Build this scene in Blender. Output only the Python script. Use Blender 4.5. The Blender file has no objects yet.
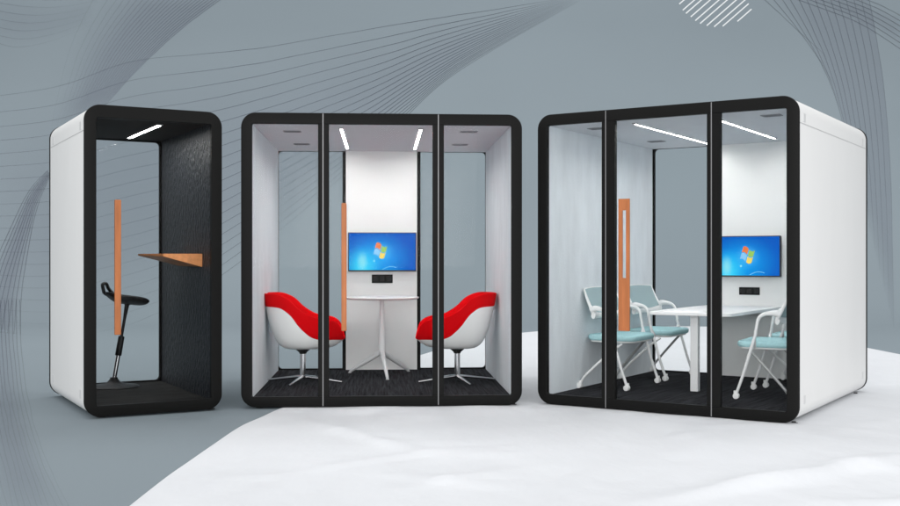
import bpy, bmesh, math, random
from math import sin, cos, pi, radians, sqrt, exp
from mathutils import Vector, Matrix, noise
random.seed(7)
sc = bpy.context.scene
COL = sc.collection

# ------------------------------------------------------------------ materials
def lin(c):
    c /= 255.0
    return c / 12.92 if c <= .04045 else ((c + .055) / 1.055) ** 2.4
def rgb(r, g, b): return (lin(r), lin(g), lin(b), 1)

def mat(name, color, rough=.5, metal=0, spec=.5, var=0, scale=(8, 8, 8), bump=0, bscale=None, detail=4, coat=0):
    m = bpy.data.materials.new(name); m.use_nodes = True
    nt = m.node_tree; b = nt.nodes['Principled BSDF']
    b.inputs['Base Color'].default_value = color
    b.inputs['Roughness'].default_value = rough
    b.inputs['Metallic'].default_value = metal
    b.inputs['Specular IOR Level'].default_value = spec
    b.inputs['Coat Weight'].default_value = coat
    if var or bump:
        tc = nt.nodes.new('ShaderNodeTexCoord')
        mp = nt.nodes.new('ShaderNodeMapping'); mp.inputs['Scale'].default_value = scale
        nt.links.new(tc.outputs['Object'], mp.inputs['Vector'])
        nz = nt.nodes.new('ShaderNodeTexNoise'); nz.inputs['Scale'].default_value = 1
        nz.inputs['Detail'].default_value = detail
        nt.links.new(mp.outputs['Vector'], nz.inputs['Vector'])
        if var:
            mr = nt.nodes.new('ShaderNodeMapRange')
            mr.inputs['From Min'].default_value = .3; mr.inputs['From Max'].default_value = .7
            mr.inputs['To Min'].default_value = 1 - var; mr.inputs['To Max'].default_value = 1 + var
            nt.links.new(nz.outputs['Fac'], mr.inputs['Value'])
            mx = nt.nodes.new('ShaderNodeVectorMath'); mx.operation = 'SCALE'
            mx.inputs[0].default_value = color[:3]
            nt.links.new(mr.outputs['Result'], mx.inputs['Scale'])
            nt.links.new(mx.outputs['Vector'], b.inputs['Base Color'])
        if bump:
            src = nz
            if bscale:
                mp2 = nt.nodes.new('ShaderNodeMapping'); mp2.inputs['Scale'].default_value = bscale
                nt.links.new(tc.outputs['Object'], mp2.inputs['Vector'])
                src = nt.nodes.new('ShaderNodeTexNoise'); src.inputs['Scale'].default_value = 1
                src.inputs['Detail'].default_value = 3
                nt.links.new(mp2.outputs['Vector'], src.inputs['Vector'])
            bp = nt.nodes.new('ShaderNodeBump'); bp.inputs['Strength'].default_value = bump
            bp.inputs['Distance'].default_value = .02
            nt.links.new(src.outputs['Fac'], bp.inputs['Height'])
            nt.links.new(bp.outputs['Normal'], b.inputs['Normal'])
    return m

def emit_mat(name, color, strength):
    m = bpy.data.materials.new(name); m.use_nodes = True
    b = m.node_tree.nodes['Principled BSDF']
    b.inputs['Base Color'].default_value = (.8, .8, .8, 1)
    b.inputs['Emission Color'].default_value = color
    b.inputs['Emission Strength'].default_value = strength
    return m

def glass_mat():
    m = bpy.data.materials.new('clear_glass'); m.use_nodes = True
    nt = m.node_tree; nt.nodes.clear()
    out = nt.nodes.new('ShaderNodeOutputMaterial')
    tr = nt.nodes.new('ShaderNodeBsdfTransparent'); tr.inputs['Color'].default_value = (.985, .99, .99, 1)
    gl = nt.nodes.new('ShaderNodeBsdfGlossy'); gl.inputs['Roughness'].default_value = .02
    fr = nt.nodes.new('ShaderNodeFresnel'); fr.inputs['IOR'].default_value = 1.07
    mx = nt.nodes.new('ShaderNodeMixShader')
    nt.links.new(fr.outputs[0], mx.inputs[0]); nt.links.new(tr.outputs[0], mx.inputs[1]); nt.links.new(gl.outputs[0], mx.inputs[2])
    nt.links.new(mx.outputs[0], out.inputs[0])
    return m

def print_mat(name, color):
    """ink printed on the backdrop; its cover comes from the mesh's own 'ink' attribute"""
    m = bpy.data.materials.new(name); m.use_nodes = True
    nt = m.node_tree; b = nt.nodes['Principled BSDF']
    b.inputs['Base Color'].default_value = color; b.inputs['Roughness'].default_value = .9
    b.inputs['Specular IOR Level'].default_value = 0
    at = nt.nodes.new('ShaderNodeAttribute'); at.attribute_name = 'ink'
    nt.links.new(at.outputs['Fac'], b.inputs['Alpha'])
    return m

M = {}
M['black'] = mat('black_powder_coat', (.0062, .0062, .006, 1), .5, spec=.1, bump=.04, scale=(300, 300, 300))
M['white_shell'] = mat('white_painted_panel', (.71, .71, .705, 1), .42, spec=.3, var=.012, scale=(3, 3, 1.5))
M['grey_trim'] = mat('pale_grey_plastic', (.62, .62, .62, 1), .5)
M['seam'] = mat('seam_grey', (.5, .5, .5, 1), .6)
M['silver'] = mat('brushed_aluminium', (.22, .22, .225, 1), .45, .6)
M['chrome'] = mat('polished_chrome', (.78, .78, .79, 1), .12, 1)
M['glass'] = glass_mat()
M['felt_grey'] = mat('pale_grey_felt', (.735, .775, .805, 1), .95, spec=.1, var=.06, scale=(7, 7, 2.2), bump=.25, bscale=(160, 160, 60), detail=6)
M['felt_dark'] = mat('charcoal_felt', (.0145, .0165, .021, 1), .5, spec=.3, var=1.0, scale=(46, 46, 22), bump=1.0, bscale=(40, 40, 18), detail=5)
M['ceil_grey'] = mat('grey_ceiling', (.64, .65, .68, 1), .9, spec=.1, var=.02, scale=(5, 5, 5))
M['ceil_dark'] = mat('dark_ceiling', (.018, .0165, .0155, 1), .8, spec=.2)
M['panel_white'] = mat('white_wall_panel', (.84, .84, .83, 1), .6, spec=.2, var=.01)
M['carpet'] = mat('charcoal_carpet', (.027, .027, .031, 1), .95, spec=.1, var=.8, scale=(60, 2.2, 40), bump=.6, bscale=(240, 240, 240), detail=5)
M['carpet_dark'] = mat('dark_plank_carpet', (.026, .0255, .025, 1), .85, spec=.2, var=.5, scale=(3, 28, 30), bump=.4, bscale=(200, 200, 200), detail=4)
M['wood'] = mat('orange_beech', (.42, .138, .045, 1), .5, spec=.35, var=.16, scale=(30, 30, 3.5), detail=6)
M['wood_shelf'] = mat('beech_shelf', (.60, .24, .085, 1), .5, spec=.35, var=.14, scale=(30, 5, 30), detail=6)
M['lamp'] = emit_mat('led_diffuser', (1, .985, .96, 1), 84)
M['lamp_housing'] = mat('lamp_housing', (.3, .3, .3, 1), .5)
M['socket'] = mat('black_socket', (.006, .006, .006, 1), .55, spec=.15)
M['socket_hole'] = mat('socket_recess', (.003, .003, .003, 1), .7)
M['red'] = mat('red_upholstery', (.70, .002, .005, 1), .9, spec=.06, var=.04, scale=(40, 40, 40), bump=.15, bscale=(300, 300, 300))
M['white_plastic'] = mat('white_plastic', (.88, .88, .87, 1), .32, spec=.4)
M['white_metal'] = mat('white_powder_coat', (.82, .82, .82, 1), .4, spec=.4)
M['grey_metal'] = mat('grey_leg_metal', (.46, .46, .46, 1), .35, .35)
M['teal'] = mat('pale_teal_fabric', (.45, .71, .74, 1), .9, spec=.1, var=.05, scale=(50, 50, 50), bump=.2, bscale=(260, 260, 260))
M['mesh'] = mat('grey_teal_mesh', (.38, .49, .51, 1), .85, spec=.15, var=.05, scale=(150, 150, 150))
M['rubber'] = mat('black_rubber', (.012, .012, .012, 1), .6)
M['stool_black'] = mat('black_moulded_foam', (.014, .014, .015, 1), .5, spec=.4)
M['white_table'] = mat('white_laminate', (.90, .90, .90, 1), .6, spec=.08)

# ------------------------------------------------------------------ mesh helpers
def obj(name, bm, m, parent=None, smooth=False, loc=None):
    me = bpy.data.meshes.new(name)
    bmesh.ops.recalc_face_normals(bm, faces=bm.faces[:])
    bm.to_mesh(me); bm.free()
    for x in (m if isinstance(m, (list, tuple)) else [m]): me.materials.append(x)
    if smooth:
        me.polygons.foreach_set('use_smooth', [True] * len(me.polygons))
        try: me.set_sharp_from_angle(angle=radians(40))
        except Exception: pass
    o = bpy.data.objects.new(name, me); COL.objects.link(o)
    if parent: o.parent = parent
    if loc: o.location = loc
    return o

def tag(o, label=None, cat=None, group=None, kind=None):
    if label: o['label'] = label
    if cat: o['category'] = cat
    if group: o['group'] = group
    if kind: o['kind'] = kind
    return o

def thing(name, label, cat, loc=(0, 0, 0), rotz=0, group=None):
    o = bpy.data.objects.new(name, None); COL.objects.link(o)
    o.empty_display_size = .1
    o.location = loc; o.rotation_euler = (0, 0, rotz)
    return tag(o, label, cat, group)

def children(o): return [c for c in bpy.data.objects if c.parent == o]

def copy_tree(o, parent=None):
    kids = children(o)
    c = o.copy(); COL.objects.link(c)
    if parent: c.parent = parent
    for k in kids: copy_tree(k, c)
    return c

def box(bm, x0, x1, y0, y1, z0, z1, bev=0, mi=0, seg=2):
    vs = [bm.verts.new((x, y, z)) for x in (x0, x1) for y in (y0, y1) for z in (z0, z1)]
    fs = [bm.faces.new([vs[i] for i in q]) for q in
          ((0, 1, 3, 2), (4, 6, 7, 5), (0, 4, 5, 1), (2, 3, 7, 6), (0, 2, 6, 4), (1, 5, 7, 3))]
    for f in fs: f.material_index = mi
    if bev:
        es = list({e for f in fs for e in f.edges})
        bmesh.ops.bevel(bm, geom=es, offset=bev, segments=seg, affect='EDGES', profile=.5)
    return bm

def B(): return bmesh.new()

def loft(bm, rings, close_u=True, cap0=True, cap1=True, mi=0):
    R = [[bm.verts.new(p) for p in r] for r in rings]
    n = len(R[0])
    for a, b in zip(R, R[1:]):
        for i in range(n if close_u else n - 1):
            j = (i + 1) % n
            f = bm.faces.new((a[i], a[j], b[j], b[i])); f.material_index = mi
    if cap0: bm.faces.new(R[0][::-1]).material_index = mi
    if cap1: bm.faces.new(R[-1]).material_index = mi
    return R

def tube(bm, pts, rad, n=14, sx=1, sy=1, up=None, mi=0, resample=0):
    """sweep a round or elliptical section along pts; rad: number or list"""
    P = [Vector(p) for p in pts]
    rs = list(rad) if isinstance(rad, (list, tuple)) else [rad] * len(P)
    if resample:
        Q, S = [], []
        m = len(P) - 1
        for i in range(resample + 1):
            t = i / resample * m; k = min(int(t), m - 1); f = t - k
            p0, p1, p2, p3 = P[max(k - 1, 0)], P[k], P[k + 1], P[min(k + 2, m)]
            Q.append(.5 * (2 * p1 + (p2 - p0) * f + (2 * p0 - 5 * p1 + 4 * p2 - p3) * f * f + (3 * p1 - p0 - 3 * p2 + p3) * f ** 3))
            S.append(rs[k] * (1 - f) + rs[k + 1] * f)
        P, rs = Q, S
    rings = []
    u = Vector(up) if up else None
    for i, p in enumerate(P):
        t = (P[min(i + 1, len(P) - 1)] - P[max(i - 1, 0)]).normalized()
        if u is None: u = Vector((0, 0, 1)) if abs(t.z) < .9 else Vector((1, 0, 0))
        a = (u - t * u.dot(t)).normalized(); b = t.cross(a)
        u = a
        rings.append([p + a * cos(2 * pi * k / n) * rs[i] * sx + b * sin(2 * pi * k / n) * rs[i] * sy for k in range(n)])
    loft(bm, rings, mi=mi)
    return bm

def lathe(bm, prof, n=40, c=(0, 0), cap0=True, cap1=True, mi=0):
    loft(bm, [[(c[0] + r * cos(2 * pi * k / n), c[1] + r * sin(2 * pi * k / n), z) for k in range(n)] for r, z in prof], cap0=cap0, cap1=cap1, mi=mi)
    return bm

def rrect(x0, x1, z0, z1, r, n=10):
    out = []
    for cx, cz, a0 in ((x1 - r, z1 - r, 0), (x0 + r, z1 - r, pi / 2), (x0 + r, z0 + r, pi), (x1 - r, z0 + r, 1.5 * pi)):
        for i in range(n + 1):
            a = a0 + pi / 2 * i / n
            out.append((cx + r * cos(a), cz + r * sin(a)))
    return out

def ring(bm, outer, inner, y0, y1, ch=.006, chi=.003):
    """a closed frame: outer/inner are (x0,x1,z0,z1,r); chamfered front and back"""
    def L(s, y, d): return [(p[0], y, p[1]) for p in rrect(s[0] + d, s[1] - d, s[2] + d, s[3] - d, max(s[4] - d, .004))]
    loops = [L(inner, y0 + chi, 0), L(inner, y0, -chi), L(outer, y0, ch), L(outer, y0 + ch * .3, ch * .3), L(outer, y0 + ch, 0),
             L(outer, y1 - ch, 0), L(outer, y1, ch), L(inner, y1, -chi), L(inner, y1 - chi, 0)]
    V = [[bm.verts.new(p) for p in l] for l in loops]
    n = len(V[0])
    for k in range(len(V)):
        a, b = V[k], V[(k + 1) % len(V)]
        for i in range(n):
            j = (i + 1) % n
            bm.faces.new((a[i], a[j], b[j], b[i]))
    return bm

# ------------------------------------------------------------------ the backdrop and its printed lines
Z0, YS, RS = -.015, 19.6, 7.0          # floor level, where the sweep starts, its radius
def sheet(x, s, off=0.0):
    if s <= YS: return Vector((x, s, Z0 + off))
    a = (s - YS) / RS
    if a < pi / 2:
        r = RS - off
        return Vector((x, YS + r * sin(a), Z0 + RS - r * cos(a)))
    return Vector((x, YS + RS - off, Z0 + RS + s - YS - RS * pi / 2))

bm = B()
ss = [-6, 0, 6, 12, 18, YS] + [YS + RS * pi / 2 * i / 128 for i in range(1, 129)] + [YS + RS * pi / 2 + k for k in (3, 7, 13)]
xs = [-34, -20, -10, 0, 10, 20, 34]
G = [[bm.verts.new(sheet(x, s)) for x in xs] for s in ss]
for a, b in zip(G, G[1:]):
    for i in range(len(xs) - 1): bm.faces.new((a[i], a[i + 1], b[i + 1], b[i]))
M['backdrop'] = mat('blue_grey_seamless', (.215, .254, .279, 1), .9, spec=.05, var=.035, scale=(.16, .16, .22), detail=2)
backdrop = obj('backdrop', bm, M['backdrop'], smooth=True)
tag(backdrop, 'plain blue grey seamless backdrop with thin curved lines printed on it', 'backdrop', kind='structure')

LINES = {
 'fan_top_left': [
  (-8.73,31.28,-8.81,31.14,-8.91,30.94,-9.03,30.72,-9.12,30.52,-9.21,30.33,-9.28,30.14,-9.35,29.93,-9.41,29.70,-9.47,29.43,-9.51,29.15,-9.55,28.86,-9.58,28.56,-9.61,28.23,-9.62,27.93,-9.62,27.71),
  (-8.38,31.28,-8.46,31.14,-8.58,30.95,-8.71,30.73,-8.83,30.53,-8.92,30.34,-9.01,30.15,-9.10,29.95,-9.18,29.71,-9.24,29.46,-9.30,29.18,-9.36,28.91,-9.41,28.62,-9.45,28.29,-9.48,28.00,-9.50,27.78),
  (-8.15,31.28,-8.24,31.14,-8.38,30.95,-8.52,30.73,-8.64,30.53,-8.75,30.35,-8.85,30.16,-8.94,29.95,-9.03,29.73,-9.10,29.48,-9.17,29.21,-9.23,28.94,-9.29,28.65,-9.35,28.33,-9.39,28.04,-9.42,27.83),
  (-7.96,31.28,-8.06,31.15,-8.20,30.95,-8.35,30.74,-8.48,30.54,-8.60,30.35,-8.70,30.16,-8.80,29.96,-8.90,29.73,-8.98,29.49,-9.06,29.23,-9.13,28.96,-9.20,28.68,-9.27,28.36,-9.32,28.07,-9.36,27.87),
  (-7.79,31.28,-7.89,31.15,-8.04,30.95,-8.20,30.74,-8.34,30.54,-8.46,30.36,-8.58,30.17,-8.68,29.96,-8.78,29.74,-8.88,29.50,-8.96,29.25,-9.04,28.99,-9.11,28.71,-9.19,28.39,-9.26,28.10,-9.30,27.90),
  (-7.63,31.28,-7.74,31.15,-7.89,30.96,-8.06,30.74,-8.21,30.55,-8.34,30.36,-8.46,30.17,-8.57,29.97,-8.68,29.75,-8.77,29.51,-8.86,29.26,-8.95,29.01,-9.04,28.73,-9.12,28.42,-9.19,28.13,-9.24,27.93),
  (-7.48,31.28,-7.59,31.15,-7.75,30.96,-7.93,30.75,-8.08,30.55,-8.22,30.36,-8.34,30.18,-8.46,29.98,-8.58,29.76,-8.68,29.52,-8.78,29.28,-8.87,29.03,-8.96,28.75,-9.05,28.45,-9.13,28.16,-9.19,27.96),
  (-7.33,31.28,-7.45,31.15,-7.62,30.96,-7.80,30.75,-7.96,30.55,-8.10,30.37,-8.24,30.18,-8.36,29.98,-8.48,29.77,-8.59,29.54,-8.69,29.29,-8.79,29.05,-8.89,28.78,-8.99,28.47,-9.08,28.19,-9.14,27.99),
  (-7.20,31.28,-7.32,31.15,-7.49,30.96,-7.68,30.75,-7.85,30.56,-8.00,30.37,-8.13,30.18,-8.27,29.98,-8.39,29.77,-8.50,29.55,-8.61,29.31,-8.71,29.06,-8.82,28.80,-8.93,28.50,-9.03,28.21,-9.09,28.02),
  (-7.06,31.28,-7.19,31.15,-7.37,30.96,-7.57,30.75,-7.74,30.56,-7.89,30.38,-8.04,30.19,-8.17,29.99,-8.30,29.78,-8.42,29.55,-8.53,29.32,-8.64,29.08,-8.75,28.82,-8.87,28.52,-8.97,28.24,-9.04,28.04),
  (-6.93,31.28,-7.07,31.15,-7.25,30.96,-7.46,30.76,-7.63,30.56,-7.79,30.38,-7.94,30.19,-8.08,29.99,-8.22,29.78,-8.34,29.57,-8.46,29.34,-8.57,29.10,-8.69,28.84,-8.82,28.54,-8.93,28.26,-9.00,28.07),
  (-6.81,31.28,-6.95,31.15,-7.14,30.96,-7.35,30.76,-7.53,30.57,-7.69,30.38,-7.85,30.19,-8.00,30.00,-8.13,29.79,-8.26,29.57,-8.38,29.35,-8.50,29.11,-8.63,28.86,-8.76,28.56,-8.88,28.28,-8.96,28.09),
  (-6.69,31.28,-6.83,31.15,-7.03,30.97,-7.24,30.76,-7.43,30.57,-7.60,30.38,-7.76,30.20,-7.91,30.00,-8.05,29.80,-8.19,29.58,-8.31,29.36,-8.44,29.13,-8.57,28.87,-8.71,28.58,-8.83,28.30,-8.91,28.11),
  (-6.57,31.28,-6.71,31.15,-6.92,30.97,-7.14,30.76,-7.33,30.57,-7.50,30.39,-7.67,30.20,-7.83,30.00,-7.98,29.80,-8.11,29.59,-8.24,29.37,-8.37,29.15,-8.51,28.89,-8.66,28.60,-8.78,28.33,-8.87,28.14),
  (-6.46,31.28,-6.60,31.15,-6.81,30.97,-7.04,30.77,-7.24,30.57,-7.41,30.39,-7.58,30.20,-7.75,30.01,-7.90,29.81,-8.04,29.60,-8.18,29.39,-8.31,29.16,-8.45,28.91,-8.61,28.62,-8.74,28.35,-8.83,28.16),
  (-6.34,31.28,-6.49,31.15,-6.71,30.97,-6.94,30.77,-7.14,30.58,-7.33,30.39,-7.50,30.21,-7.67,30.01,-7.82,29.81,-7.97,29.61,-8.11,29.40,-8.25,29.18,-8.40,28.93,-8.55,28.64,-8.70,28.37,-8.79,28.18),
  (-6.23,31.28,-6.39,31.15,-6.61,30.97,-6.84,30.77,-7.05,30.58,-7.24,30.40,-7.42,30.21,-7.59,30.02,-7.75,29.82,-7.90,29.62,-8.04,29.41,-8.19,29.19,-8.34,28.94,-8.51,28.66,-8.65,28.39,-8.75,28.20),
  (-6.13,31.28,-6.28,31.16,-6.51,30.97,-6.75,30.77,-6.96,30.58,-7.15,30.40,-7.34,30.21,-7.51,30.02,-7.68,29.82,-7.83,29.62,-7.98,29.42,-8.13,29.20,-8.29,28.96,-8.46,28.68,-8.61,28.41,-8.71,28.22),
  (-6.02,31.28,-6.18,31.16,-6.41,30.97,-6.66,30.77,-6.87,30.59,-7.07,30.40,-7.26,30.21,-7.44,30.02,-7.61,29.83,-7.77,29.63,-7.92,29.43,-8.07,29.22,-8.23,28.98,-8.41,28.69,-8.57,28.43,-8.68,28.24),
  (-5.91,31.28,-6.08,31.16,-6.31,30.98,-6.56,30.77,-6.79,30.59,-6.99,30.40,-7.18,30.22,-7.36,30.03,-7.54,29.83,-7.70,29.64,-7.86,29.44,-8.01,29.23,-8.18,28.99,-8.36,28.71,-8.53,28.45,-8.64,28.26),
  (-5.81,31.28,-5.98,31.16,-6.22,30.98,-6.47,30.78,-6.70,30.59,-6.91,30.41,-7.10,30.22,-7.29,30.03,-7.47,29.84,-7.64,29.65,-7.79,29.45,-7.96,29.25,-8.13,29.01,-8.32,28.73,-8.49,28.47,-8.60,28.28),
  (-5.71,31.28,-5.88,31.16,-6.12,30.98,-6.38,30.78,-6.62,30.59,-6.83,30.41,-7.03,30.22,-7.22,30.03,-7.40,29.84,-7.57,29.66,-7.74,29.46,-7.90,29.26,-8.08,29.02,-8.27,28.75,-8.45,28.48,-8.56,28.30),
  (-5.61,31.28,-5.78,31.16,-6.03,30.98,-6.30,30.78,-6.53,30.59,-6.75,30.41,-6.95,30.23,-7.15,30.04,-7.33,29.85,-7.51,29.66,-7.68,29.47,-7.84,29.27,-8.03,29.04,-8.23,28.76,-8.41,28.50,-8.53,28.32),
  (-5.51,31.28,-5.69,31.16,-5.94,30.98,-6.21,30.78,-6.45,30.60,-6.67,30.41,-6.88,30.23,-7.08,30.04,-7.27,29.85,-7.45,29.67,-7.62,29.48,-7.79,29.29,-7.98,29.05,-8.18,28.78,-8.37,28.52,-8.49,28.34),
 ],
 'ribbon_left': [
  (-9.50,26.72,-9.59,26.57,-9.72,26.34,-9.82,26.04,-9.88,25.69,-9.91,25.25,-9.92,24.73,-9.90,24.09,-9.81,23.34,-9.62,22.40,-9.23,21.04,-8.21,18.50),
  (-9.49,26.70,-9.58,26.53,-9.69,26.29,-9.78,25.98,-9.82,25.61,-9.84,25.17,-9.84,24.64,-9.80,24.00,-9.70,23.26,-9.50,22.32,-9.08,20.96,-8.04,18.34),
  (-9.48,26.68,-9.56,26.50,-9.66,26.24,-9.74,25.92,-9.77,25.54,-9.78,25.09,-9.76,24.56,-9.71,23.91,-9.59,23.17,-9.37,22.24,-8.94,20.88,-7.86,18.18),
  (-9.47,26.65,-9.54,26.47,-9.63,26.19,-9.70,25.86,-9.72,25.47,-9.71,25.01,-9.68,24.47,-9.61,23.83,-9.48,23.09,-9.24,22.16,-8.80,20.80,-7.69,18.03),
  (-9.46,26.63,-9.52,26.44,-9.61,26.14,-9.66,25.80,-9.67,25.40,-9.65,24.92,-9.60,24.38,-9.51,23.74,-9.37,23.00,-9.12,22.08,-8.65,20.71,-7.52,17.87),
  (-9.45,26.61,-9.51,26.40,-9.58,26.10,-9.62,25.74,-9.61,25.32,-9.58,24.84,-9.52,24.29,-9.42,23.65,-9.26,22.92,-8.99,22.00,-8.51,20.61,-7.36,17.72),
  (-9.44,26.59,-9.49,26.37,-9.55,26.05,-9.58,25.68,-9.56,25.25,-9.51,24.76,-9.44,24.20,-9.32,23.56,-9.14,22.83,-8.86,21.91,-8.36,20.51,-7.19,17.57),
  (-9.43,26.56,-9.47,26.34,-9.52,26.00,-9.54,25.62,-9.51,25.18,-9.45,24.67,-9.36,24.11,-9.22,23.47,-9.03,22.74,-8.74,21.82,-8.21,20.41,-7.03,17.43),
  (-9.42,26.54,-9.45,26.30,-9.49,25.95,-9.49,25.55,-9.46,25.10,-9.38,24.58,-9.27,24.02,-9.12,23.38,-8.92,22.65,-8.61,21.73,-8.06,20.29,-6.87,17.29),
 ],
 'skirt_left': [
  (-9.72,21.93,-9.46,21.34,-8.88,20.05,-7.25,16.38,-6.15,13.93,-5.38,12.20,-4.78,10.86,-4.30,9.78,-3.91,8.90,-3.59,8.21,-3.32,7.60,-3.06,7.02,-2.78,6.41,-2.50,5.80,-2.27,5.32,-2.14,5.03),
  (-9.64,21.93,-9.38,21.34,-8.83,20.08,-7.22,16.45,-6.13,13.98,-5.36,12.24,-4.75,10.87,-4.27,9.78,-3.87,8.90,-3.56,8.20,-3.28,7.59,-3.02,7.01,-2.74,6.40,-2.46,5.80,-2.24,5.32,-2.11,5.03),
  (-9.56,21.93,-9.31,21.35,-8.77,20.11,-7.20,16.52,-6.11,14.04,-5.33,12.27,-4.72,10.89,-4.23,9.79,-3.84,8.90,-3.52,8.19,-3.24,7.57,-2.98,6.99,-2.71,6.39,-2.43,5.79,-2.21,5.32,-2.08,5.03),
  (-9.48,21.93,-9.24,21.36,-8.72,20.15,-7.17,16.60,-6.08,14.10,-5.30,12.31,-4.69,10.91,-4.20,9.79,-3.80,8.89,-3.48,8.18,-3.21,7.56,-2.94,6.98,-2.67,6.38,-2.40,5.78,-2.18,5.32,-2.05,5.03),
  (-9.41,21.93,-9.17,21.36,-8.66,20.18,-7.15,16.67,-6.06,14.15,-5.27,12.35,-4.66,10.93,-4.16,9.80,-3.77,8.89,-3.45,8.17,-3.17,7.54,-2.91,6.96,-2.63,6.37,-2.36,5.78,-2.15,5.31,-2.02,5.03),
  (-9.33,21.93,-9.09,21.37,-8.60,20.21,-7.12,16.75,-6.03,14.21,-5.25,12.38,-4.62,10.94,-4.13,9.80,-3.73,8.89,-3.41,8.16,-3.13,7.53,-2.87,6.95,-2.60,6.36,-2.33,5.77,-2.12,5.31,-1.99,5.03),
  (-9.25,21.93,-9.02,21.38,-8.54,20.24,-7.09,16.82,-6.01,14.27,-5.22,12.42,-4.59,10.96,-4.09,9.80,-3.69,8.88,-3.37,8.15,-3.09,7.52,-2.83,6.94,-2.56,6.35,-2.30,5.77,-2.09,5.31,-1.96,5.03),
  (-9.17,21.93,-8.95,21.38,-8.48,20.27,-7.07,16.90,-5.98,14.33,-5.19,12.46,-4.56,10.98,-4.06,9.81,-3.66,8.88,-3.33,8.14,-3.06,7.50,-2.79,6.92,-2.53,6.34,-2.27,5.76,-2.06,5.31,-1.93,5.03),
  (-9.10,21.93,-8.88,21.39,-8.43,20.30,-7.04,16.97,-5.96,14.39,-5.16,12.49,-4.53,10.99,-4.03,9.81,-3.62,8.88,-3.30,8.13,-3.02,7.49,-2.76,6.91,-2.50,6.33,-2.23,5.75,-2.03,5.31,-1.90,5.03),
  (-9.02,21.93,-8.80,21.39,-8.37,20.32,-7.01,17.05,-5.93,14.45,-5.13,12.53,-4.50,11.01,-3.99,9.82,-3.59,8.87,-3.26,8.12,-2.98,7.48,-2.72,6.89,-2.46,6.32,-2.20,5.75,-2.00,5.30,-1.87,5.03),
  (-8.94,21.93,-8.73,21.40,-8.30,20.35,-6.99,17.13,-5.91,14.51,-5.10,12.57,-4.46,11.03,-3.96,9.82,-3.55,8.87,-3.23,8.11,-2.94,7.46,-2.69,6.88,-2.43,6.30,-2.17,5.74,-1.97,5.30,-1.84,5.03),
  (-8.86,21.93,-8.66,21.41,-8.24,20.38,-6.96,17.21,-5.88,14.57,-5.07,12.61,-4.43,11.05,-3.92,9.82,-3.52,8.87,-3.19,8.10,-2.91,7.45,-2.65,6.87,-2.39,6.29,-2.14,5.74,-1.93,5.30,-1.81,5.03),
  (-8.78,21.93,-8.58,21.41,-8.18,20.40,-6.93,17.29,-5.86,14.64,-5.04,12.64,-4.40,11.07,-3.89,9.83,-3.48,8.86,-3.15,8.09,-2.87,7.44,-2.61,6.85,-2.36,6.28,-2.10,5.73,-1.90,5.30,-1.78,5.03),
  (-8.71,21.93,-8.51,21.42,-8.12,20.43,-6.90,17.37,-5.83,14.70,-5.01,12.68,-4.36,11.08,-3.85,9.83,-3.44,8.86,-3.12,8.08,-2.83,7.42,-2.58,6.84,-2.32,6.27,-2.07,5.72,-1.87,5.30,-1.75,5.03),
 ],
 'waves_corner': [
  (-11.19,31.33,-10.86,31.28,-10.46,31.23,-10.14,31.20,-9.84,31.18,-9.53,31.18,-9.23,31.21,-8.88,31.27,-8.61,31.33),
  (-11.19,31.13,-10.88,31.08,-10.50,31.03,-10.18,31.01,-9.88,31.00,-9.57,31.02,-9.27,31.05,-8.92,31.13,-8.65,31.20),
  (-11.19,30.94,-10.90,30.88,-10.54,30.83,-10.23,30.81,-9.92,30.82,-9.62,30.85,-9.31,30.90,-8.96,30.99,-8.69,31.07),
  (-11.19,30.74,-10.93,30.68,-10.58,30.63,-10.27,30.62,-9.96,30.64,-9.66,30.69,-9.35,30.75,-9.00,30.85,-8.73,30.94),
  (-11.19,30.54,-10.95,30.48,-10.62,30.43,-10.31,30.43,-10.00,30.46,-9.70,30.52,-9.39,30.60,-9.04,30.71,-8.78,30.80),
  (-11.19,30.34,-10.96,30.28,-10.66,30.23,-10.36,30.23,-10.04,30.28,-9.74,30.35,-9.43,30.45,-9.09,30.57,-8.82,30.67),
  (-11.19,30.15,-10.98,30.08,-10.69,30.02,-10.39,30.04,-10.08,30.10,-9.78,30.18,-9.47,30.30,-9.12,30.43,-8.86,30.54),
 ],
 'sweep_centre': [
  (-11.09,28.76,-10.73,28.81,-10.20,28.89,-9.65,29.00,-9.14,29.16,-8.62,29.38,-8.09,29.58,-7.56,29.70,-7.01,29.77,-6.48,29.81,-5.98,29.86,-5.53,29.90,-5.09,29.95,-4.62,30.00,-4.10,30.09,-3.55,30.19,-3.01,30.29,-2.46,30.38,-1.91,30.48,-1.39,30.57,-0.95,30.64,-0.58,30.70,-0.22,30.75,0.19,30.82,0.64,30.88,1.11,30.95,1.59,31.03,2.15,31.12,2.69,31.21,3.08,31.28),
  (-11.04,28.32,-10.68,28.37,-10.16,28.43,-9.62,28.53,-9.12,28.69,-8.61,28.90,-8.10,29.09,-7.57,29.22,-7.03,29.30,-6.50,29.36,-6.00,29.42,-5.55,29.48,-5.11,29.55,-4.64,29.62,-4.13,29.73,-3.61,29.84,-3.08,29.95,-2.54,30.07,-2.00,30.18,-1.49,30.29,-1.05,30.39,-0.68,30.47,-0.31,30.56,0.10,30.64,0.55,30.73,1.01,30.82,1.50,30.93,2.10,31.05,2.68,31.19,3.09,31.28),
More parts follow.
